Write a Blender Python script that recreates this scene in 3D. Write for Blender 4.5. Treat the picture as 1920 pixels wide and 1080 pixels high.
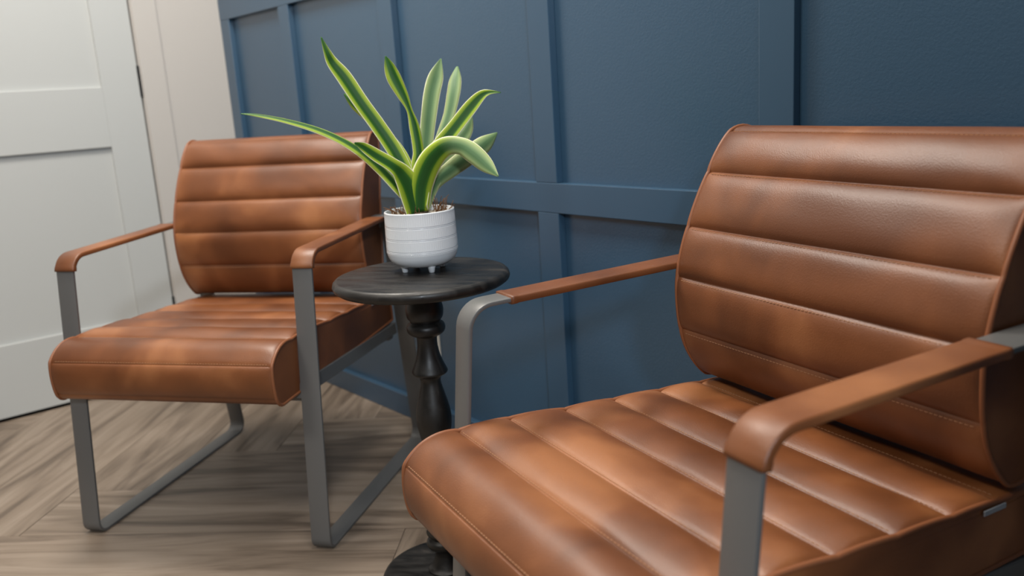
import bpy, bmesh, math, random
from mathutils import Vector, Matrix
random.seed(7)
for o in list(bpy.data.objects): bpy.data.objects.remove(o)
SC = bpy.context.scene
COL = SC.collection

# ------------------------------------------------------------------ camera, world, light, exposure
cam = bpy.data.cameras.new('camera'); cam_o = bpy.data.objects.new('camera', cam); COL.objects.link(cam_o)
Rt = Vector((0.6485, 0.7586, -0.0634)).normalized(); Fw = Vector((-0.7503, 0.6229, -0.2214)).normalized()
Up = Rt.cross(Fw).normalized(); Rt = Fw.cross(Up).normalized()
cam_o.matrix_world = Matrix(((Rt.x, Up.x, -Fw.x, 2.9994), (Rt.y, Up.y, -Fw.y, -1.2731), (Rt.z, Up.z, -Fw.z, 0.9031), (0, 0, 0, 1)))
cam.sensor_width = 36; cam.lens = 30.68; cam.clip_start = .02
cam.dof.use_dof = True; cam.dof.focus_distance = 1.33; cam.dof.aperture_fstop = 3.7
SC.camera = cam_o

w = bpy.data.worlds.new('world'); SC.world = w; w.use_nodes = True
w.node_tree.nodes['Background'].inputs[0].default_value = (1.0, .93, .86, 1)
w.node_tree.nodes['Background'].inputs[1].default_value = .085

def area(name, loc, size, power, color, target=None, shape='SQUARE', sy=None):
    d = bpy.data.lights.new(name, 'AREA'); d.shape = 'RECTANGLE' if sy else shape; d.size = size
    if sy: d.size_y = sy
    d.energy = power; d.color = color
    o = bpy.data.objects.new(name, d); COL.objects.link(o); o.location = loc
    t = Vector(target) if target else Vector(loc) - Vector((0, 0, 1))
    o.rotation_euler = (t - Vector(loc)).to_track_quat('-Z', 'Y').to_euler()
    return o
area('ceiling_light', (.95, -.65, 2.55), .55, 48, (1, .93, .84))
area('ceiling_light', (2.30, -.68, 2.55), .55, 25, (1, .93, .84))
area('ceiling_light', (1.9, -2.3, 2.55), .55, 27, (1, .93, .84))
area('side_light', (4.6, -2.15, 1.95), .28, 50, (.84, .92, 1), (1.4, -.2, .5), 'DISK')
SC.view_settings.view_transform = 'Standard'; SC.view_settings.look = 'None'
SC.view_settings.exposure = -.12; SC.view_settings.gamma = 1; SC.view_settings.use_curve_mapping = False

# ------------------------------------------------------------------ materials
def mat(name, build):
    m = bpy.data.materials.new(name); m.use_nodes = True
    nt = m.node_tree; b = nt.nodes['Principled BSDF']
    build(nt, b); return m
def N(nt, t, **kw):
    n = nt.nodes.new(t)
    for k, v in kw.items():
        if k in n.inputs: n.inputs[k].default_value = v
        else: setattr(n, k, v)
    return n
def ramp(nt, stops):
    n = nt.nodes.new('ShaderNodeValToRGB'); e = n.color_ramp.elements
    while len(e) < len(stops): e.new(.5)
    for el, (p, c) in zip(e, stops): el.position = p; el.color = (*c, 1)
    return n
def bump(nt, b, src, strength, dist=.001):
    n = N(nt, 'ShaderNodeBump', Strength=strength, Distance=dist)
    nt.links.new(src, n.inputs['Height']); nt.links.new(n.outputs[0], b.inputs['Normal']); return n
def coords(nt, rnd=0., scale=(1, 1, 1)):
    tc = N(nt, 'ShaderNodeTexCoord'); mp = N(nt, 'ShaderNodeMapping'); mp.inputs['Scale'].default_value = scale
    nt.links.new(tc.outputs['Object'], mp.inputs['Vector'])
    if rnd:
        oi = N(nt, 'ShaderNodeObjectInfo'); mu = N(nt, 'ShaderNodeMath', operation='MULTIPLY'); mu.inputs[1].default_value = rnd
        nt.links.new(oi.outputs['Random'], mu.inputs[0])
        cb = N(nt, 'ShaderNodeCombineXYZ')
        for i in range(3): nt.links.new(mu.outputs[0], cb.inputs[i])
        nt.links.new(cb.outputs[0], mp.inputs['Location'])
    return mp.outputs[0]
def plain(name, col, rough=.5, spec=.5, metal=0, grain=None, coat=0):
    def f(nt, b):
        b.inputs['Base Color'].default_value = (*col, 1); b.inputs['Roughness'].default_value = rough
        b.inputs['Metallic'].default_value = metal; b.inputs['Specular IOR Level'].default_value = spec
        b.inputs['Coat Weight'].default_value = coat
        nz = N(nt, 'ShaderNodeTexNoise', Scale=grain[0] if grain else 60., Detail=3.)
        nt.links.new(coords(nt), nz.inputs['Vector'])
        if grain: bump(nt, b, nz.outputs['Fac'], grain[1], grain[2])
    return mat(name, f)

def leather_f(nt, b):
    v = coords(nt, 37.)
    n1 = N(nt, 'ShaderNodeTexNoise', Scale=5.5, Detail=2.5, Roughness=.5, Distortion=.4); nt.links.new(v, n1.inputs['Vector'])
    n2 = N(nt, 'ShaderNodeTexNoise', Scale=42., Detail=5., Roughness=.65); nt.links.new(v, n2.inputs['Vector'])
    mx = N(nt, 'ShaderNodeMath', operation='MULTIPLY_ADD'); mx.inputs[1].default_value = .085
    nt.links.new(n2.outputs['Fac'], mx.inputs[0]); nt.links.new(n1.outputs['Fac'], mx.inputs[2])
    r = ramp(nt, [(.40, (.118, .036, .0100)), (.58, (.192, .0625, .0185)), (.75, (.33, .127, .045))])
    nt.links.new(mx.outputs[0], r.inputs[0]); nt.links.new(r.outputs[0], b.inputs['Base Color'])
    b.inputs['Roughness'].default_value = .42; b.inputs['Specular IOR Level'].default_value = .62
    vo = N(nt, 'ShaderNodeTexVoronoi', Scale=700., feature='F1'); nt.links.new(v, vo.inputs['Vector'])
    n3 = N(nt, 'ShaderNodeTexNoise', Scale=380., Detail=4.); nt.links.new(v, n3.inputs['Vector'])
    ad = N(nt, 'ShaderNodeMath', operation='ADD'); nt.links.new(vo.outputs['Distance'], ad.inputs[0]); nt.links.new(n3.outputs['Fac'], ad.inputs[1])
    bump(nt, b, ad.outputs[0], .22, .0006)
M_leather = mat('leather', leather_f)
M_pipe = plain('leather_piping', (.24, .085, .034), .45, .5, 0, (400., .15, .0005))
M_thread = plain('thread', (.45, .24, .13), .7, .3)
M_metal = plain('grey_metal', (.15, .15, .148), .42, .5, .25, (900., .08, .0004))
M_tag = plain('tag_fabric', (.35, .38, .42), .6, .4)
M_rubber = plain('rubber', (.015, .015, .015), .7, .3)
def blue_f(nt, b):
    b.inputs['Base Color'].default_value = (.031, .080, .141, 1)
    b.inputs['Roughness'].default_value = .32; b.inputs['Specular IOR Level'].default_value = 1.0
    v = coords(nt)
    n = N(nt, 'ShaderNodeTexNoise', Scale=230., Detail=2., Roughness=.5); nt.links.new(v, n.inputs['Vector'])
    bump(nt, b, n.outputs['Fac'], .26, .0012)
M_blue = mat('blue_wall_paint', blue_f)
def blue2_f(nt, b):
    b.inputs['Base Color'].default_value = (.031, .080, .141, 1)
    b.inputs['Specular IOR Level'].default_value = 1.0; b.inputs['Roughness'].default_value = .32
    n = N(nt, 'ShaderNodeTexNoise', Scale=60., Detail=3.); nt.links.new(coords(nt, 0, (1, 1, .15)), n.inputs['Vector'])
    bump(nt, b, n.outputs['Fac'], .05, .001)
M_blue2 = mat('blue_trim_paint', blue2_f)
M_white = plain('white_door_paint', (.51, .525, .515), .42, .5, 0, (30., .02, .001))
M_wallw = plain('white_wall_paint', (.52, .495, .465), .6, .4, 0, (150., .1, .001))
M_ceil = plain('ceiling_paint', (.8, .78, .75), .9, .2, 0, (120., .1, .001))
M_hinge = plain('black_hinge', (.006, .006, .007), .5, .3, 0)
M_gap = plain('dark_gap', (.02, .018, .016), .9, .1)
def plank_f(nt, b):
    v = coords(nt, 23., (.9, 7.5, 1.))
    n1 = N(nt, 'ShaderNodeTexNoise', Scale=1.9, Detail=5., Roughness=.55, Distortion=1.3); nt.links.new(v, n1.inputs['Vector'])
    v2 = coords(nt, 31., (2.2, 70., 1.))
    n2 = N(nt, 'ShaderNodeTexNoise', Scale=3., Detail=5., Roughness=.7); nt.links.new(v2, n2.inputs['Vector'])
    oi = N(nt, 'ShaderNodeObjectInfo')
    a = N(nt, 'ShaderNodeMath', operation='MULTIPLY_ADD'); a.inputs[1].default_value = .2
    nt.links.new(n2.outputs['Fac'], a.inputs[0]); nt.links.new(n1.outputs['Fac'], a.inputs[2])
    a2 = N(nt, 'ShaderNodeMath', operation='MULTIPLY_ADD'); a2.inputs[1].default_value = .08
    nt.links.new(oi.outputs['Random'], a2.inputs[0]); nt.links.new(a.outputs[0], a2.inputs[2])
    r = ramp(nt, [(.40, (.066, .048, .034)), (.53, (.155, .117, .086)), (.66, (.238, .184, .138)), (.82, (.315, .252, .197))])
    nt.links.new(a2.outputs[0], r.inputs[0]); nt.links.new(r.outputs[0], b.inputs['Base Color'])
    b.inputs['Roughness'].default_value = .45; b.inputs['Specular IOR Level'].default_value = .4
    bump(nt, b, n2.outputs['Fac'], .12, .0008)
M_plank = mat('vinyl_plank', plank_f)
def blackwood_f(nt, b):
    v = coords(nt, 0, (3, 14, 3))
    n1 = N(nt, 'ShaderNodeTexNoise', Scale=4., Detail=6., Roughness=.65, Distortion=.5); nt.links.new(v, n1.inputs['Vector'])
    n2 = N(nt, 'ShaderNodeTexNoise', Scale=26., Detail=6., Roughness=.75); nt.links.new(coords(nt), n2.inputs['Vector'])
    r = ramp(nt, [(.35, (.006, .0055, .005)), (.58, (.015, .0135, .012)), (.75, (.042, .036, .031))])
    nt.links.new(n1.outputs['Fac'], r.inputs[0])
    r2 = ramp(nt, [(.70, (0, 0, 0)), (.78, (1, 1, 1))]); nt.links.new(n2.outputs['Fac'], r2.inputs[0])
    mx = N(nt, 'ShaderNodeMix', data_type='RGBA'); nt.links.new(r2.outputs[0], mx.inputs[0]); nt.links.new(r.outputs[0], mx.inputs[6])
    mx.inputs[7].default_value = (.10, .065, .04, 1)
    nt.links.new(mx.outputs[2], b.inputs['Base Color'])
    rr = N(nt, 'ShaderNodeMapRange'); rr.inputs[1].default_value = .3; rr.inputs[2].default_value = .7; rr.inputs[3].default_value = .26; rr.inputs[4].default_value = .58
    nt.links.new(n1.outputs['Fac'], rr.inputs[0]); nt.links.new(rr.outputs[0], b.inputs['Roughness'])
    bump(nt, b, n1.outputs['Fac'], .25, .001)
M_bwood = mat('black_stained_wood', blackwood_f)
M_pot = plain('white_glazed_ceramic', (.74, .77, .80), .22, .5, 0, None, .3)
def soil_f(nt, b):
    n = N(nt, 'ShaderNodeTexVoronoi', Scale=160.); nt.links.new(coords(nt), n.inputs['Vector'])
    r = ramp(nt, [(0, (.30, .24, .18)), (.5, (.12, .08, .05)), (1, (.03, .02, .012))]); nt.links.new(n.outputs['Distance'], r.inputs[0])
    nt.links.new(r.outputs[0], b.inputs['Base Color']); b.inputs['Roughness'].default_value = .9
    bump(nt, b, n.outputs['Distance'], .8, .003)
M_soil = mat('potting_grit', soil_f)
M_pebble = plain('pale_pebble', (.42, .36, .29), .7, .3, 0, (90., .2, .001))
M_root = plain('dry_brown_root', (.17, .085, .04), .8, .2, 0, (200., .3, .0005))
def leaf_f(nt, b):
    uv = N(nt, 'ShaderNodeUVMap'); sp = N(nt, 'ShaderNodeSeparateXYZ'); nt.links.new(uv.outputs[0], sp.inputs[0])
    nz = N(nt, 'ShaderNodeTexNoise', Scale=9., Detail=3.); nt.links.new(coords(nt, 11.), nz.inputs['Vector'])
    sc = N(nt, 'ShaderNodeMath', operation='MULTIPLY_ADD'); sc.inputs[1].default_value = .085; nt.links.new(nz.outputs['Fac'], sc.inputs[0])
    of = N(nt, 'ShaderNodeMath', operation='SUBTRACT'); of.inputs[1].default_value = .11; nt.links.new(sp.outputs[0], of.inputs[0]); nt.links.new(of.outputs[0], sc.inputs[2])
    r = ramp(nt, STOPS)
    nt.links.new(sc.outputs[0], r.inputs[0])
    # towards the tip the cream margin fades into green
    tip = N(nt, 'ShaderNodeMapRange'); tip.inputs[1].default_value = .80; tip.inputs[2].default_value = .98
    nt.links.new(sp.outputs[1], tip.inputs[0])
    mx = N(nt, 'ShaderNodeMix', data_type='RGBA'); nt.links.new(tip.outputs[0], mx.inputs[0]); nt.links.new(r.outputs[0], mx.inputs[6])
    mx.inputs[7].default_value = (*STOPS[1][1], 1)
    col = mx.outputs[2]
    if BEND:
        r3 = ramp(nt, PALE); nt.links.new(sc.outputs[0], r3.inputs[0])
        bd = N(nt, 'ShaderNodeMapRange'); bd.inputs[1].default_value = .40; bd.inputs[2].default_value = .52; nt.links.new(sp.outputs[1], bd.inputs[0])
        m3 = N(nt, 'ShaderNodeMix', data_type='RGBA'); nt.links.new(bd.outputs[0], m3.inputs[0]); nt.links.new(col, m3.inputs[6]); nt.links.new(r3.outputs[0], m3.inputs[7]); col = m3.outputs[2]
    nt.links.new(col, b.inputs['Base Color']); b.inputs['Roughness'].default_value = .42; b.inputs['Specular IOR Level'].default_value = .22
    w1 = N(nt, 'ShaderNodeTexWave', Scale=6., Distortion=0.); w1.bands_direction = 'X'
    nt.links.new(uv.outputs[0], w1.inputs['Vector']); bump(nt, b, w1.outputs['Fac'], .15, .0006)
BEND = False
PALE = [(.10, (.085, .17, .075)), (.34, (.15, .25, .11)), (.55, (.25, .34, .15)), (.86, (.34, .42, .17)), (.91, (.82, .80, .58))]
STOPS = [(.14, (.018, .075, .014)), (.34, (.030, .115, .015)), (.48, (.20, .31, .022)), (.84, (.38, .48, .05)), (.90, (.82, .80, .58))]
M_leaf = mat('variegated_leaf', leaf_f)
BEND = True
M_leaf_bend = mat('bent_leaf', leaf_f); BEND = False
STOPS = PALE
M_leaf_pale = mat('pale_leaf_underside', leaf_f)
M_outlet = plain('white_plastic', (.72, .71, .68), .35, .5)

# ------------------------------------------------------------------ helpers
def link(name, me, m, parent=None, smooth=False):
    o = bpy.data.objects.new(name, me); COL.objects.link(o)
    if m: me.materials.append(m)
    if parent: o.parent = parent
    if smooth:
        for p in me.polygons: p.use_smooth = True
    return o
def from_bm(name, bm, m, parent=None, smooth=False):
    bmesh.ops.recalc_face_normals(bm, faces=bm.faces)
    me = bpy.data.meshes.new(name); bm.to_mesh(me); bm.free(); return link(name, me, m, parent, smooth)
def box_bm(bm, lo, hi, bev=0.):
    r = bmesh.ops.create_cube(bm, size=1.)
    for v in r['verts']: v.co = Vector([lo[i] + (v.co[i] + .5) * (hi[i] - lo[i]) for i in range(3)])
    if bev:
        es = list({e for v in r['verts'] for e in v.link_edges}); bmesh.ops.bevel(bm, geom=es, offset=bev, segments=2, affect='EDGES', profile=.5)
def box(name, lo, hi, m, parent=None, bev=0.):
    bm = bmesh.new(); box_bm(bm, lo, hi, bev); return from_bm(name, bm, m, parent)
def tag(o, label, cat, group=None):
    o['label'] = label; o['category'] = cat
    if group: o['group'] = group
    return o
def struct(o, label=None):
    o['kind'] = 'structure'
    if label: o['label'] = label
    return o
def empty(name, loc, rz=0):
    o = bpy.data.objects.new(name, None); COL.objects.link(o); o.location = loc; o.rotation_euler = (0, 0, rz); o.empty_display_size = .1; return o
def lathe(name, prof, m, parent=None, seg=48, rib=None):
    vs = []; fs = []; n = len(prof)
    for i in range(seg):
        a = 2 * math.pi * i / seg
        for r, z in prof:
            rr = r + (rib(a, z) if rib else 0)
            vs.append((rr * math.cos(a), rr * math.sin(a), z))
    for i in range(seg):
        j = (i + 1) % seg
        for k in range(n - 1): fs.append((i * n + k, j * n + k, j * n + k + 1, i * n + k + 1))
    me = bpy.data.meshes.new(name); me.from_pydata(vs, [], fs); me.update()
    bm = bmesh.new(); bm.from_mesh(me); bmesh.ops.remove_doubles(bm, verts=bm.verts, dist=1e-6)
    bmesh.ops.recalc_face_normals(bm, faces=bm.faces); bm.to_mesh(me); bm.free()
    return link(name, me, m, parent, True)
def tube_bm(bm, pts, rad, sides=8, closed=False):
    pts = [Vector(p) for p in pts]; n = len(pts); rings = []; prev = None
    for i, p in enumerate(pts):
        a = pts[i - 1] if (i > 0 or closed) else p; b = pts[(i + 1) % n] if (i < n - 1 or closed) else p
        t = (b - a).normalized()
        if prev is None: prev = t.orthogonal().normalized()
        u = (prev - t * prev.dot(t)).normalized(); prev = u; v = t.cross(u)
        r = rad[i] if isinstance(rad, (list, tuple)) else rad
        rings.append([bm.verts.new(p + u * r * math.cos(2 * math.pi * k / sides) + v * r * math.sin(2 * math.pi * k / sides)) for k in range(sides)])
    m = n if closed else n - 1
    for i in range(m):
        A = rings[i]; B = rings[(i + 1) % n]
        sh = 0
        if closed and i == n - 1:
            sh = min(range(sides), key=lambda s: (A[0].co - B[s].co).length)
        for k in range(sides): bm.faces.new((A[k], A[(k + 1) % sides], B[(k + 1 + sh) % sides], B[(k + sh) % sides]))
    if not closed:
        bm.faces.new(rings[0][::-1]); bm.faces.new(rings[-1])

# ------------------------------------------------------------------ floor: herringbone planks
RX, RY, RZ = 4.7, -3.4, 2.6
FLOOR = struct(box('floor', (-.12, RY, -.06), (RX, .14, -.006), M_gap))
PW, PN = .22, 5; PL = PW * PN; s2 = math.sqrt(.5)
U0, V0 = -.079, -1.335
def clip(poly, lo, hi):
    for ax, lim, sg in ((0, lo[0], 1), (0, hi[0], -1), (1, lo[1], 1), (1, hi[1], -1)):
        out = []
        for i in range(len(poly)):
            a, b = poly[i - 1], poly[i]; da = sg * (a[ax] - lim); db = sg * (b[ax] - lim)
            if da * db < 0:
                t = da / (da - db); out.append((a[0] + t * (b[0] - a[0]), a[1] + t * (b[1] - a[1])))
            if db >= 0: out.append(b)
        poly = out
        if not poly: return []
    return poly
def plank(u0, u1, v0, v1, along_u):
    g = .0006
    cs = [(u0 + g, v0 + g), (u1 - g, v0 + g), (u1 - g, v1 - g), (u0 + g, v1 - g)]
    W = [((u - v) * s2, (u + v) * s2) for u, v in cs]
    W = clip(W, (.002, RY), (RX, .017))
    if len(W) < 3: return
    ar = abs(sum(W[i - 1][0] * W[i][1] - W[i][0] * W[i - 1][1] for i in range(len(W)))) / 2
    if ar < .0006: return
    cu, cv = (u0 + u1) / 2, (v0 + v1) / 2; cx, cy = (cu - cv) * s2, (cu + cv) * s2
    ang = math.pi / 4 if along_u else 3 * math.pi / 4
    ca, sa = math.cos(ang), math.sin(ang)
    L = [((x - cx) * ca + (y - cy) * sa, -(x - cx) * sa + (y - cy) * ca) for x, y in W]
    mx, my = sum(p[0] for p in L) / len(L), sum(p[1] for p in L) / len(L)
    n = len(L); vs = [(x, y, -.006) for x, y in L] + [(x, y, -.0006) for x, y in L]
    ins = []
    for x, y in L:
        d = math.hypot(x - mx, y - my); k = max(0, 1 - .0010 / d); ins.append((mx + (x - mx) * k, my + (y - my) * k, 0.))
    vs += ins
    fs = [tuple(range(n))[::-1], tuple(range(2 * n, 3 * n))]
    for k in range(2):
        for i in range(n):
            j = (i + 1) % n; fs.append((k * n + i, k * n + j, (k + 1) * n + j, (k + 1) * n + i))
    me = bpy.data.meshes.new('plank'); me.from_pydata(vs, [], fs); me.update()
    bm = bmesh.new(); bm.from_mesh(me); bmesh.ops.recalc_face_normals(bm, faces=bm.faces); bm.to_mesh(me); bm.free()
    o = link('plank', me, M_plank, FLOOR); o.location = (cx, cy, 0); o.rotation_euler = (0, 0, ang)
for j in range(-16, 20):
    for k in range(-6, 7):
        us = U0 + j * PW + k * 2 * PL
        plank(us, us + PL, V0 + j * PW, V0 + (j + 1) * PW, True)
        # the cross plank that starts right after this one ends, one column wide, running up the other way
        plank(us + PL, us + PL + PW, V0 + (j + 1) * PW - PL, V0 + (j + 1) * PW, False)

# ------------------------------------------------------------------ blue board-and-batten wall
D = .019
WB = struct(box('wall_back', (-.12, D, -.006), (RX, D + .12, RZ), M_blue))
BT, BV = .0015, None
def board(name, x0, x1, z0, z1, y=0.): return box(name, (x0, y, z0), (x1, D, z1), M_blue2, WB, .0014)
rails = [(0, .0656), (.6374, .7023), (1.1931, 1.2586)]
for z0, z1 in rails: board('rail', 0.0, RX, z0, z1)
st = [(0., .0682)] + [(s - .0655, s) for s in (.5029, 1.0611, 1.6376, 2.2026, 2.768, 3.333, 3.898, 4.463)]
zs = [(.0656, .6374), (.7023, 1.1931), (1.2586, RZ)]
for x0, x1 in st:
    for z0, z1 in zs: board('stile', x0, x1, z0, z1, .0004)

# ------------------------------------------------------------------ white wall with door
DY1, DY0 = -.2945, -1.108      # hinge side, latch side
CW = .0775
bm = bmesh.new()
box_bm(bm, (-.12, DY1 + .0025, -.006), (0, D, RZ)); box_bm(bm, (-.12, RY, -.006), (0, DY0 - .004, RZ)); box_bm(bm, (-.12, DY0 - .004, 2.05), (0, DY1, RZ))
WL = struct(from_bm('wall_left', bm, M_wallw))
T1 = empty('trim_1', (0, 0, 0)); struct(T1, 'white flat door casing around the white door')
box('casing', (0, DY1 + .006, 0), (.008, DY1 + .006 + CW, 2.06), M_wallw, T1, .002)
box('casing', (0, DY0 - .008 - CW, 0), (.008, DY0 - .008, 2.06), M_wallw, T1, .002)
box('casing', (0, DY0 - .008 - CW, 2.0605), (.008, DY1 + .006 + CW, 2.06 + CW), M_wallw, T1, .002)
BL = struct(box('baseboard_left', (0, DY1 + .0065 + CW, 0), (.014, -.0005, .12), M_wallw, None, .002))
DR = empty('door_1', (0, (DY0 + DY1) / 2, 0)); struct(DR, 'white three-panel shaker door with black hinges')
def dp(name, y0, y1, z0, z1, x0=-.036, x1=0., bev=.0012, m=M_white):
    o = box(name, (x0, y0, z0), (x1, y1, z1), m, None, bev); o.parent = DR; o.location = (0, -(DY0 + DY1) / 2, 0); return o
SW_ = .1165; y1 = DY1 - .0035; y0 = DY0
dp('stile', y1 - SW_, y1, .009, 2.04); dp('stile', y0, y0 + SW_, .009, 2.04)
ya, yb = y0 + SW_, y1 - SW_
for z0, z1 in ((.009, .2352), (.8048, .9921), (1.56, 1.70), (1.92, 2.04)): dp('rail', ya, yb, z0, z1)
for z0, z1 in ((.2352, .8048), (.9921, 1.56), (1.70, 1.92)): dp('panel', ya, yb, z0, z1, -.026, -.011, 0)
for zc in (.235, 1.005, 1.80):
    h = dp('hinge', DY1 - .0055, DY1 + .0025, zc - .05, zc + .05, -.03, .0035, .001, M_hinge)
hd = dp('door_handle', y0 + .045, y0 + .075, .92, .95, 0, .05, .003, M_hinge); hl = dp('handle_lever', y0 + .05, y0 + .17, .926, .942, .045, .06, .003, M_hinge)
box('jamb_stop', (-.118, DY1 - .0035, 0), (-.04, DY1, 2.04), M_wallw, T1)
struct(box('added_shade_wall', (3.42, -1.18, 0), (3.54, -.0005, RZ), M_blue2))  # unseen wall, added to keep side light off the near chair's right side
struct(box('ceiling', (-.12, RY, RZ), (RX, .14, RZ + .05), M_ceil))

# ------------------------------------------------------------------ wall outlet behind the table
OT = empty('wall_outlet', (1.092, D, .268)); tag(OT, 'white electrical outlet plate low on the blue wall behind the table column', 'outlet')
box('cover_plate', (-.035, -.005, -.0575), (.035, 0, .0575), M_outlet, OT, .0018)
for zc in (-.02, .02):
    s = box('socket', (-.017, -.0065, zc - .014), (.017, -.004, zc + .014), M_outlet, OT, .001)
    for xx in (-.007, .007): box('slot', (xx - .001, -.0068, zc - .003), (xx + .001, -.006, zc + .006), M_gap, s)

# ------------------------------------------------------------------ armchairs
HW, BW, TT = .2781, .0424, .0062
FP = [(-.2124, 0.), (-.1507, .6181), (.3144, .6278), (.4033, 0.)]
RAD = [.025, .040, .040, .030]
def rounded(P, R, n=8):
    out = []; m = len(P)
    for i in range(m):
        p = Vector(P[i]); a = (Vector(P[i - 1]) - p).normalized(); b = (Vector(P[(i + 1) % m]) - p).normalized()
        ang = a.angle(b); d = R[i] / math.tan(ang / 2); c = p + (a + b).normalized() * (R[i] / math.sin(ang / 2))
        s = p + a * d - c; e = p + b * d - c
        a0 = math.atan2(s.y, s.x); a1 = math.atan2(e.y, e.x); da = (a1 - a0 + math.pi) % (2 * math.pi) - math.pi
        for k in range(n + 1):
            t = a0 + da * k / n; nn = Vector((math.cos(t), math.sin(t)))
            out.append((c + nn * R[i], -nn))
    return out
PATH = rounded(FP, RAD)
def sweep(bm, path, half, dout, din, ch, X0, closed, hem=0.):
    rings = []; n = len(path); L = [0.]
    for i in range(1, n): L.append(L[-1] + (path[i][0] - path[i - 1][0]).length)
    for i, (p, nn) in enumerate(path):
        e = 0.
        if hem and (L[i] < .0085 or L[-1] - L[i] < .0085): e = hem
        h = half + e; a = -dout - e; b = din + e
        sec = [(-h + ch, a), (h - ch, a), (h - ch * .3, a + ch * .3), (h, a + ch), (h, b - ch), (h - ch * .3, b - ch * .3), (h - ch, b), (-h + ch, b), (-h + ch * .3, b - ch * .3), (-h, b - ch), (-h, a + ch), (-h + ch * .3, a + ch * .3)]
        rings.append([bm.verts.new((X0 + x, p.x + nn.x * d, p.y + nn.y * d)) for x, d in sec])
    S = 12
    for i in range(n if closed else n - 1):
        A, B = rings[i], rings[(i + 1) % n]
        for k in range(S): bm.faces.new((A[k], A[(k + 1) % S], B[(k + 1) % S], B[k]))
    if not closed: bm.faces.new(rings[0]); bm.faces.new(rings[-1][::-1])
def subpath(s0, s1, step=.004):
    # arc length measured from the middle of the front leg upwards; PATH order: front-bottom, front-top, back-top, back-bottom
    pts = PATH; acc = [0.]
    for i in range(1, len(pts)): acc.append(acc[-1] + (pts[i][0] - pts[i - 1][0]).length)
    def at(s):
        for i in range(1, len(pts)):
            if acc[i] >= s:
                t = (s - acc[i - 1]) / max(acc[i] - acc[i - 1], 1e-9)
                return pts[i - 1][0].lerp(pts[i][0], t), pts[i - 1][1].lerp(pts[i][1], t).normalized()
    n = int((s1 - s0) / step); return [at(s0 + (s1 - s0) * k / n) for k in range(n + 1)]
def arc_where(test):
    acc = 0.
    for i in range(1, len(PATH)):
        a, b = PATH[i - 1][0], PATH[i][0]; d = (b - a).length
        for k in range(40):
            if test(a.lerp(b, k / 40)): return acc + d * k / 40
        acc += d
S_LEG = arc_where(lambda p: p.y > .585)
def S_ARM(y): return arc_where(lambda p: p.y > .6 and p.x > y)

def panel_pts(P0, P1, h, bow, n, pw=2.3):
    P0, P1 = Vector(P0), Vector(P1); d = P1 - P0; nrm = Vector((-d.y, d.x)).normalized()
    out = []
    for k in range(n):
        t = .5 - .5 * math.cos(math.pi * k / n)
        base = P0 + d * t + nrm * (bow * 4 * t * (1 - t)); puff = h * (1 - abs(2 * t - 1) ** pw) - (.0016 * math.exp(-(min(t, 1 - t) * d.length / .0028) ** 2) if h else 0)
        out.append((base, nrm, puff))
    return out
def cushion(name, panels, hw, parent, edge=.05, e0=.3, seed=0, nx=56, pw=2.3, so=2):
    rnd = random.Random(seed); ph = [rnd.uniform(0, 6.28) for _ in range(6)]
    prof = []
    seam_idx = []
    for (P0, P1, h, bow, n, seam) in panels:
        if seam: seam_idx.append(len(prof))
        prof += panel_pts(P0, P1, h, bow, n, pw)
    m = len(prof)
    # smoothed normals along the closed profile
    def E(x):
        d = max(0., abs(x) - (hw - edge)) / edge; return e0 + (1 - e0) * math.sqrt(max(0, 1 - d ** 2.2))
    xs = []
    for i in range(nx + 1):
        t = -1 + 2 * i / nx; xs.append(hw * math.copysign(1 - (1 - abs(t)) ** 1.25, t))
    bm = bmesh.new(); G = []
    for i, (b, nrm, pf) in enumerate(prof):
        row = []
        for x in xs:
            wob = (math.sin(x * 31 + ph[0] + i * .35) * math.sin(i * .21 + ph[1] + x * 9) * .0006 + math.sin(x * 17 + ph[2] - i * .13) * .0005) * min(1., max(0., pf) / .004)
            q = b + nrm * ((pf * E(x) if pf > 0 else pf) + wob * E(x)); row.append(bm.verts.new((x, q.x, q.y)))
        G.append(row)
    for i in range(m):
        A, B = G[i], G[(i + 1) % m]
        for k in range(nx): bm.faces.new((A[k], A[k + 1], B[k + 1], B[k]))
    # side faces
    side = [b + nrm * pf * e0 for b, nrm, pf in prof]
    cen = sum(side, Vector((0, 0))) / m
    for sg in (-1, 1):
        r0 = [bm.verts.new((sg * hw, q.x, q.y)) for q in side]
        r1 = [bm.verts.new((sg * (hw + .0008), *(cen + (q - cen) * .8))) for q in side]
        c = bm.verts.new((sg * (hw + .001), cen.x, cen.y))
        for i in range(m):
            j = (i + 1) % m; bm.faces.new((r0[i], r0[j], r1[j], r1[i])); bm.faces.new((r1[i], r1[j], c))
    o = from_bm(name, bm, M_leather, parent, True)
    for sg in (-1, 1):
        bm = bmesh.new(); pts = []
        for i, (q, (b, nrm, pf)) in enumerate(zip(side, prof)):
            if pts and (Vector((sg * (hw - .0005), q.x, q.y)) - pts[-1]).length < .002: continue
            pts.append(Vector((sg * (hw - .0005), q.x, q.y)))
        tube_bm(bm, pts, .0034, 8, True); from_bm('piping', bm, M_pipe, o, True)
    # stitches beside every seam
    bm = bmesh.new()
    for si in seam_idx:
        b2, nrm, pf2 = prof[(si + so) % m]
        x = -hw + .012
        while x < hw - .012:
            def P(xx): return b2 + nrm * ((pf2 * E(xx) if pf2 > 0 else pf2) + .0002)
            pa, pb = P(x), P(x + .0042)
            tube_bm(bm, [(x, pa.x, pa.y), (x + .0021, *(P(x + .0021) + nrm * .0004)), (x + .0042, pb.x, pb.y)], .0005, 4)
            x += .0062
    s = from_bm('stitching', bm, M_thread, o); s['kind'] = 'stuff'; s['label'] = 'tan thread stitched along the seams'
    return o

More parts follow.
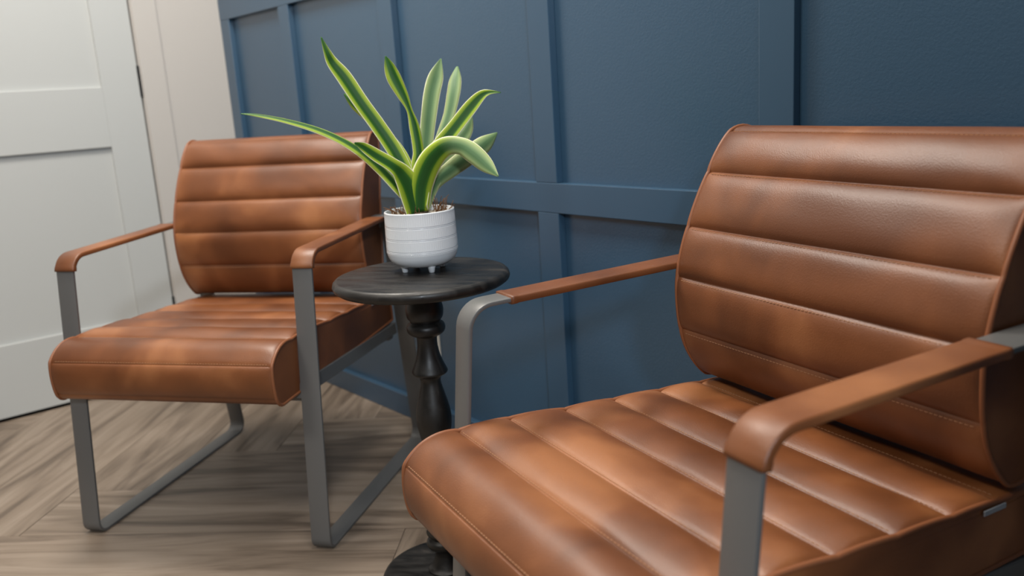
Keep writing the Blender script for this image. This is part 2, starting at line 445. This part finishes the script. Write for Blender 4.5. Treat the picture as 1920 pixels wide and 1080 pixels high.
SWD = .2527
def make_chair(loc, rz, label, sleeves, seed):
    t = empty('armchair', loc, rz); tag(t, label, 'armchair', 'brown leather armchairs')
    sb, s0, s1 = (-.2640, .349), (-.2665, .4187), (-.1839, .4476)
    ss = [s1, (-.104, .4462), (-.0115, .438), (.0751, .4330), (.1627, .4279), (.2431, .4234)]
    pan = [((-.243, .333), sb, 0, .004, 4, False), (sb, s0, .006, .003, 14, False), (s0, s1, .007, .0125, 20, True)]
    for i in range(5): pan.append((ss[i], ss[i + 1], 0.0110, .0003, 20, True))
    pan += [(ss[5], (.328, .416), .007, .001, 14, True), ((.328, .416), (.338, .345), 0, .004, 6, False), ((.338, .345), (-.243, .333), 0, 0, 12, False)]
    seat = cushion('seat_cushion', pan, SWD, t, .032, .16, seed)
    bt, ba, bb, bc, bd, b0 = (.3140, .8200), (.2690, .7605), (.2275, .6810), (.2040, .6060), (.2085, .5215), (.2560, .4390)
    # profile runs clockwise seen from +X: bottom front upwards
    pan = [(b0, bd, .006, .007, 14, False), (bd, bc, .0085, .002, 14, True), (bc, bb, .0085, .0015, 14, True), (bb, ba, .0085, .0015, 14, True), (ba, bt, .009, .003, 14, True),
           (bt, (.362, .818), .001, .006, 8, True), ((.362, .818), (.332, .66), 0, .004, 10, False), ((.332, .66), (.300, .444), 0, .004, 10, False), ((.300, .444), b0, 0, .006, 6, False)]
    back = cushion('back_cushion', pan, SWD, t, .045, .16, seed + 5, 56, 3.6, -2)
    for sg in (-1, 1):
        bm = bmesh.new(); sweep(bm, PATH, BW / 2, 0, TT, .0012, sg * HW, True); fr = from_bm('side_frame', bm, M_metal, t, True); fr.data.set_sharp_from_angle(angle=math.radians(25))
        a, b = sleeves[0 if sg < 0 else 1]
        bm = bmesh.new(); sweep(bm, subpath(a, b), BW / 2 + .0028, .0022, TT + .0024, .0026, sg * HW, False, .0006); sl = from_bm('arm_sleeve', bm, M_leather, fr, True)
        sl['label'] = 'brown leather sleeve wrapped round the armrest'
        # seat rail along the inner side of the frame
        bm = bmesh.new(); X0, X1 = sorted((sg * .2320, sg * (HW - BW / 2 - .0002)))
        vs = [bm.verts.new((x, y, z)) for x in (X0, X1) for y, z in ((-.172, .352), (.348, .336), (.352, .306), (-.176, .320))]
        for f in ((0, 1, 2, 3), (7, 6, 5, 4), (0, 4, 5, 1), (1, 5, 6, 2), (2, 6, 7, 3), (3, 7, 4, 0)): bm.faces.new([vs[i] for i in f])
        bmesh.ops.bevel(bm, geom=list(bm.edges), offset=.0015, segments=1, affect='EDGES'); from_bm('seat_rail', bm, M_metal, t)
        for yy in (-.15, .34):
            0 and box('foot_pad', (sg * HW - .012, yy - .012, -.0001), (sg * HW + .012, yy + .012, .0001), M_rubber, fr)
    box('cross_bar', (-.2555, .300, .300), (.2555, .325, .330), M_metal, t, .0015)
    box('cross_bar', (-.2555, -.150, .305), (.2555, -.125, .333), M_metal, t, .0015)
    box('back_bar', (-.2570, .310, .590), (.2570, .316, .622), M_metal, t, .0012)
    bm = bmesh.new(); box_bm(bm, (SWD + .0028, .212, .4150), (SWD + .0046, .250, .4212), .0004); tg = from_bm('fabric_tag', bm, M_tag, seat); tg['label'] = 'small grey fabric tag'
    return t
LEN = S_ARM(.217) - S_LEG
make_chair((1.1146, -.5438, 0), .6225, 'brown leather armchair with channel-stitched seat beside the white door, wholly in view', [(S_LEG, S_ARM(.214)), (S_LEG + 0, S_ARM(.221))], 3)
s0_ = S_ARM(-.0955)
make_chair((2.3546, -.4875, 0), -.2112, 'larger foreground brown leather armchair, cut off by the right edge, one arm sleeve slid back', [(s0_, s0_ + LEN - .03), (S_LEG, S_ARM(.163))], 11)

# ------------------------------------------------------------------ side table
TB = empty('side_table', (1.745, -.436, 0), .6); tag(TB, 'small round black wooden pedestal table with turned column between the armchairs', 'table')
lathe('table_top', [(0, .578), (.135, .578), (.147, .5795), (.1535, .584), (.1555, .589), (.1540, .595), (.1500, .5988), (.145, .600), (.05, .600), (0, .600)], M_bwood, TB, 96)
def smooth_prof(P, n=4):
    out = []
    for i in range(len(P) - 1):
        p0 = P[max(i - 1, 0)]; p1 = P[i]; p2 = P[i + 1]; p3 = P[min(i + 2, len(P) - 1)]
        for k in range(n):
            t = k / n
            out.append(tuple(.5 * (2 * b + (c - a) * t + (2 * a - 5 * b + 4 * c - d) * t * t + (3 * b - a - 3 * c + d) * t ** 3) for a, b, c, d in zip(p0, p1, p2, p3)))
    return out + [P[-1]]
colp = [(.0, .5785), (.029, .5785), (.0285, .566), (.030, .552), (.0335, .536), (.0320, .522), (.0265, .5135), (.0265, .5125), (.0325, .508), (.0345, .5015), (.0325, .494), (.0255, .4885), (.0195, .486), (.0180, .479), (.0185, .465), (.0220, .447), (.0280, .431), (.0320, .4215), (.0315, .4175), (.0270, .4145), (.0215, .4115), (.0185, .405), (.0190, .396), (.0240, .376), (.0300, .352), (.0322, .334), (.0310, .315), (.0260, .290), (.0205, .262), (.0180, .240),
        (.0185, .233), (.0290, .228), (.0325, .220), (.0290, .212), (.0190, .207), (.0175, .195), (.0185, .165), (.0240, .135), (.0310, .112), (.0330, .1045), (.0290, .098), (.0255, .096), (.0320, .090), (.0340, .083), (.0310, .076), (.0215, .071), (.0195, .064), (.0215, .052), (.0280, .036), (.034, .029), (.0, .0285)]
lathe('turned_column', smooth_prof(colp, 4), M_bwood, TB, 48)
lathe('table_base', [(0, 0), (.116, 0), (.1215, .003), (.123, .010), (.1225, .018), (.1195, .0235), (.114, .0265), (.06, .0285), (0, .0288)], M_bwood, TB, 96)

# ------------------------------------------------------------------ potted plant
PX, PY = 1.7225, -.4135
PP = empty('potted_plant', (PX, PY, .600)); tag(PP, 'striped green and cream leafed plant in a white ribbed ceramic pot on the black table', 'plant')
R0 = .0625
zb = [(.0390, .0412), (.0605, .0627), (.0815, .0837)]
def pot_r(z):
    r = R0 + .0008 * math.sin(z * 40)
    if z < .036:
        t = (.036 - z) / .026; r = R0 - .030 * (1 - math.sqrt(max(0, 1 - t * t)))
    return r
zz = [.0102, .0107, .0115, .0125, .014, .016, .0185, .0215, .025, .029, .033, .036, .0375]
for a, b in zb: zz += [a - .0012, a - .0006, a, a + .0006, (a + b) / 2, b - .0006, b, b + .0006, b + .0012]
zz += [.050, .070, .090, .098, .104, .1055]; zz = sorted(zz)
def band(z):
    for a, b in zb:
        for q in (a, b):
            if abs(z - q) < .0004: return -.0011
    return 0
prof = [(0, .010)] + [(pot_r(z) + band(z), z) for z in zz] + [(R0 - .0006, .1072), (R0 - .0022, .108), (R0 - .0038, .1075), (R0 - .0046, .106), (R0 - .005, .09), (0, .088)]
def rib(a, z):
    if z > .0373 and z < .1045 and not any(x - .0013 < z < y + .0013 for x, y in zb): return -.0002 * (1 + math.cos(a * 100))
    return 0
pot = lathe('pot', prof, M_pot, PP, 600, lambda a, z: rib(a, z)); pot['label'] = 'white glazed ceramic pot with fine ribs and three banded lines'
for k in range(4):
    a = math.radians(-13 + 90 * k); f = lathe('foot', [(0, 0), (.0042, 0), (.005, .001), (.0064, .008), (.0085, .0145), (0, .0175)], M_pot, pot, 20); f.location = (.036 * math.cos(a), .036 * math.sin(a), 0)
bm = bmesh.new(); bmesh.ops.create_circle(bm, cap_ends=True, segments=48, radius=R0 - .0047)
bmesh.ops.subdivide_edges(bm, edges=bm.edges, cuts=1)
for v in bm.verts: v.co.z = .0985 + random.uniform(-.001, .001)
from_bm('soil', bm, M_soil, PP)
for k in range(46):
    a = random.uniform(0, 6.28); r = (R0 - .011) * math.sqrt(random.uniform(.15, 1)); bm = bmesh.new(); bmesh.ops.create_icosphere(bm, subdivisions=2, radius=1)
    sx = [random.uniform(.003, .0058) for _ in range(3)]
    for v in bm.verts: v.co = Vector((v.co.x * sx[0], v.co.y * sx[1], v.co.z * sx[2] * .7)) * (1 + .12 * math.sin(v.co.x * 5 + k))
    o = from_bm('pebble', bm, M_pebble, PP, True); o.location = (r * math.cos(a), r * math.sin(a), .100); o.rotation_euler = (0, 0, random.uniform(0, 6))
def root(ax, side):
    r0 = random.uniform(.022, .046); a = ax + random.uniform(-.5, .5)
    p = Vector((r0 * math.cos(a), r0 * math.sin(a), .097)); d = Vector((math.cos(a) * random.uniform(.1, .9), math.sin(a) * random.uniform(.1, .9), random.uniform(.5, 1.1))).normalized()
    pts = [p.copy()]; L = random.uniform(.014, .036)
    for k in range(6):
        d = (d + Vector([random.uniform(-.35, .35) for _ in range(3)])).normalized(); p = p + d * L / 6; pts.append(p.copy())
    bm = bmesh.new(); tube_bm(bm, pts, [.0009, .0009, .0008, .0008, .0007, .0006, .0004], 5); from_bm('dry_root', bm, M_root, PP, True)
CR = math.atan2(.7586, .6485)      # direction that lies to the right in the photograph
for k in range(28): root(CR, 1)
for k in range(16): root(CR + math.pi, -1)
for k in range(6): root(CR - math.pi / 2, 0)

LEAVES=[
[(-0.0178,0.0059,0.1048,-0.3324,0.9242,0.1883,0.0092),(-0.0404,-0.0134,0.1441,-0.3358,0.9219,0.1934,0.0122),(-0.0612,-0.0318,0.1795,-0.364,0.9018,0.2328,0.0134),(-0.0865,-0.0563,0.2133,-0.4158,0.8609,0.2931,0.0121),(-0.1105,-0.0825,0.2379,-0.4789,0.8051,0.35,0.0109),(-0.1387,-0.1149,0.2591,-0.5361,0.7498,0.3879,0.0097),(-0.1735,-0.1564,0.2774,-0.5772,0.7074,0.408,0.0072),(-0.2026,-0.1933,0.2889,-0.613,0.6688,0.4207,0.0048),(-0.216,-0.2144,0.292,-0.6445,0.6335,0.4282,0.0012)],
[(-0.0048,-0.0027,0.1086,0.3374,0.9308,0.1406,0.011),(-0.0157,-0.0079,0.1595,0.309,0.9251,0.2207,0.0125),(-0.0324,-0.0204,0.2087,0.2526,0.9026,0.3486,0.014),(-0.052,-0.0379,0.2543,0.2167,0.8833,0.4157,0.014),(-0.0709,-0.0559,0.296,0.2167,0.8833,0.4157,0.0139),(-0.0902,-0.0732,0.3408,0.2122,0.8806,0.4236,0.0139),(-0.1009,-0.0868,0.3669,0.2256,0.8884,0.3998,0.0107),(-0.1034,-0.0935,0.385,0.2959,0.921,0.2535,0.0069),(-0.1082,-0.0997,0.4119,0.3079,0.9248,0.2236,0.0008)],
[(-0.0143,0.0065,0.1125,0.7892,0.5633,0.2448,0.0079),(-0.0434,0.0124,0.1753,0.767,0.5605,0.3123,0.0088),(-0.0689,0.0125,0.2091,0.6606,0.5154,0.5459,0.0088),(-0.1034,0.0021,0.2442,0.581,0.4634,0.6691,0.0089),(-0.1376,-0.0096,0.2742,0.5533,0.4429,0.7054,0.009),(-0.1659,-0.0171,0.2965,0.573,0.4575,0.68,0.0082),(-0.1889,-0.0196,0.3148,0.6032,0.4789,0.6378,0.0017)],
[(0.0019,-0.0103,0.1007,0.1596,0.985,0.0648,0.0213),(-0.0009,-0.0175,0.1426,0.1298,0.9799,0.1515,0.0245),(-0.0039,-0.0302,0.1698,0.0342,0.9357,0.3511,0.0193),(-0.0053,-0.0449,0.186,-0.1085,0.8323,0.5436,0.0141),(-0.0165,-0.0698,0.2063,-0.1468,0.7998,0.5821,0.0124),(-0.0221,-0.0896,0.2225,-0.1566,0.7912,0.5912,0.009),(-0.0226,-0.1056,0.232,-0.1853,0.7655,0.6161,0.0012)],
[(-0.0001,0.0034,0.11,0.2932,0.9535,-0.07,0.0082),(-0.0104,0.0106,0.1763,0.3001,0.9475,-0.1102,0.0114),(-0.0109,0.0163,0.2056,0.2945,0.9525,-0.0774,0.0106),(-0.0194,0.0178,0.2498,0.2645,0.9629,0.0535,0.0097),(-0.0272,0.015,0.2796,0.2278,0.9592,0.1675,0.0057),(-0.0357,0.0101,0.3057,0.199,0.9502,0.2399,0.0105),(-0.047,0.0031,0.3356,0.1997,0.9505,0.2382,0.0137),(-0.0537,-0.0011,0.3578,0.2102,0.9541,0.2131,0.0097),(-0.0585,-0.005,0.3744,0.2055,0.9526,0.2244,0.0008)],
[(-0.0031,0.0122,0.1086,0.4885,0.864,-0.122,0.0085),(-0.018,0.0308,0.174,0.4886,0.8638,-0.1232,0.0116),(-0.0294,0.0435,0.2104,0.4935,0.8528,-0.1707,0.0125),(-0.04,0.0636,0.2655,0.4967,0.8409,-0.2151,0.0141),(-0.0487,0.081,0.3062,0.4988,0.821,-0.2779,0.015),(-0.0546,0.0978,0.3359,0.4975,0.7943,-0.3487,0.0134),(-0.0599,0.1158,0.3666,0.4968,0.789,-0.3614,0.0012)],
[(-0.0019,0.0136,0.1085,0.8517,0.5124,-0.11,0.0079),(-0.0165,0.0429,0.1803,0.8531,0.4843,-0.194,0.0088),(-0.022,0.0755,0.2304,0.8467,0.4381,-0.302,0.0105),(-0.0292,0.1011,0.2666,0.8516,0.4663,-0.2395,0.0113),(-0.0401,0.1226,0.3038,0.8531,0.4979,-0.1558,0.0131),(-0.0521,0.139,0.3304,0.8528,0.5027,-0.1413,0.0115),(-0.0633,0.1545,0.3516,0.8532,0.4963,-0.1605,0.0021)],
[(0.0032,0.0011,0.1105,0.7959,0.5869,-0.1488,0.0115),(0.0042,0.0187,0.1758,0.7922,0.5245,-0.312,0.0152),(0.0194,0.0438,0.2144,0.7419,0.3779,-0.5539,0.0152),(0.0355,0.0674,0.2456,0.728,0.3481,-0.5906,0.0136),(0.0515,0.0908,0.2765,0.719,0.3296,-0.612,0.0129),(0.0643,0.1061,0.2952,0.6444,0.1944,-0.7396,0.0094),(0.0765,0.1157,0.3004,0.3884,-0.1729,-0.9051,0.0045),(0.0923,0.1274,0.2992,0.275,-0.3111,-0.9097,0.0007)],
[(0.0063,-0.004,0.1038,0.4912,0.8588,-0.1458,0.016),(0.0124,-0.0012,0.1486,0.4988,0.8174,-0.2881,0.0212),(0.0275,0.0103,0.1883,0.4633,0.6715,-0.5782,0.021),(0.0502,0.0257,0.2126,0.2832,0.3416,-0.8962,0.0171),(0.0767,0.038,0.2153,-0.1213,-0.1745,-0.9772,0.0147),(0.1025,0.0444,0.2042,-0.4073,-0.4535,-0.7927,0.0164),(0.1316,0.0513,0.1828,-0.4758,-0.5092,-0.7171,0.013),(0.1579,0.0555,0.1637,-0.4857,-0.5168,-0.705,0.0011)],
[(0.0019,0.0106,0.1053,0.4014,0.7985,-0.4486,0.0071),(-0.0028,0.0391,0.147,0.3633,0.6891,-0.627,0.0119),(0.0038,0.0743,0.1699,0.2642,0.4993,-0.8252,0.0152),(0.011,0.1093,0.1895,0.2481,0.4728,-0.8455,0.0169),(0.0185,0.1447,0.2093,0.2683,0.5062,-0.8196,0.0154),(0.0204,0.1725,0.227,0.293,0.5493,-0.7826,0.0012)],
[(-0.0019,0.0136,0.1085,0.7899,0.5134,-0.3353,0.0085),(-0.0122,0.0635,0.1821,0.7761,0.4641,-0.427,0.0137),(-0.0175,0.1041,0.2127,0.733,0.3586,-0.578,0.0159),(-0.0266,0.1379,0.237,0.7625,0.4266,-0.4864,0.0121),(-0.0414,0.164,0.2588,0.7841,0.4905,-0.3802,0.0012)]]

OX, OY = 1.7116 - PX, -.4044 - PY
def leaf(rows, fold, idx):
    # rows: x, y, z, width direction, half width; Catmull-Rom through the rows
    P = [Vector(r[:3]) + Vector((OX, OY, 0)) for r in rows]; Wd = [Vector(r[3:6]) for r in rows]; H = [r[6] for r in rows]
    n = len(P); vs = []; uvs = []; K = 7; SUB = 7; tot = (n - 1) * SUB; rr = 0
    def cr(A, i, t):
        a, b, c, d = A[max(i - 1, 0)], A[i], A[i + 1], A[min(i + 2, n - 1)]
        return (b * 2 + (c - a) * t + (a * 2 - b * 5 + c * 4 - d) * t * t + (b * 3 - a - c * 3 + d) * t ** 3) * .5
    for s in range(tot + 1):
        i = min(s // SUB, n - 2); t = s / SUB - i
        p = cr(P, i, t); wd = cr(Wd, i, t).normalized(); h = max(.0004, cr(H, i, t)); tg = (cr(P, i, min(t + .02, 1)) - cr(P, i, max(t - .02, 0))).normalized()
        wd = (wd - tg * wd.dot(tg)).normalized(); nr = tg.cross(wd).normalized()
        for k in range(K):
            u = -1 + 2 * k / (K - 1)
            vs.append(p + wd * (h * u) + nr * (fold * h * (abs(u) ** 1.4))); uvs.append((abs(u), s / tot))
        rr += 1
    fs = [(i * K + k, i * K + k + 1, (i + 1) * K + k + 1, (i + 1) * K + k) for i in range(rr - 1) for k in range(K - 1)]
    me = bpy.data.meshes.new('leaf'); me.from_pydata([tuple(v) for v in vs], [], fs); ul = me.uv_layers.new(name='UVMap')
    for l in me.loops: ul.data[l.index].uv = uvs[l.vertex_index]
    me.update(); o = link('leaf', me, M_leaf_pale if idx in (5, 6, 9, 10) else M_leaf_bend if idx == 8 else M_leaf, PP, True)
    md = o.modifiers.new('thickness', 'SOLIDIFY'); md.thickness = .0007; md.offset = 0
FOLD = [.35, -.3, .3, -.35, .3, -.25, .25, -.3, .25, .3, .3]
for i, rows in enumerate(LEAVES): leaf(rows, FOLD[i], i)
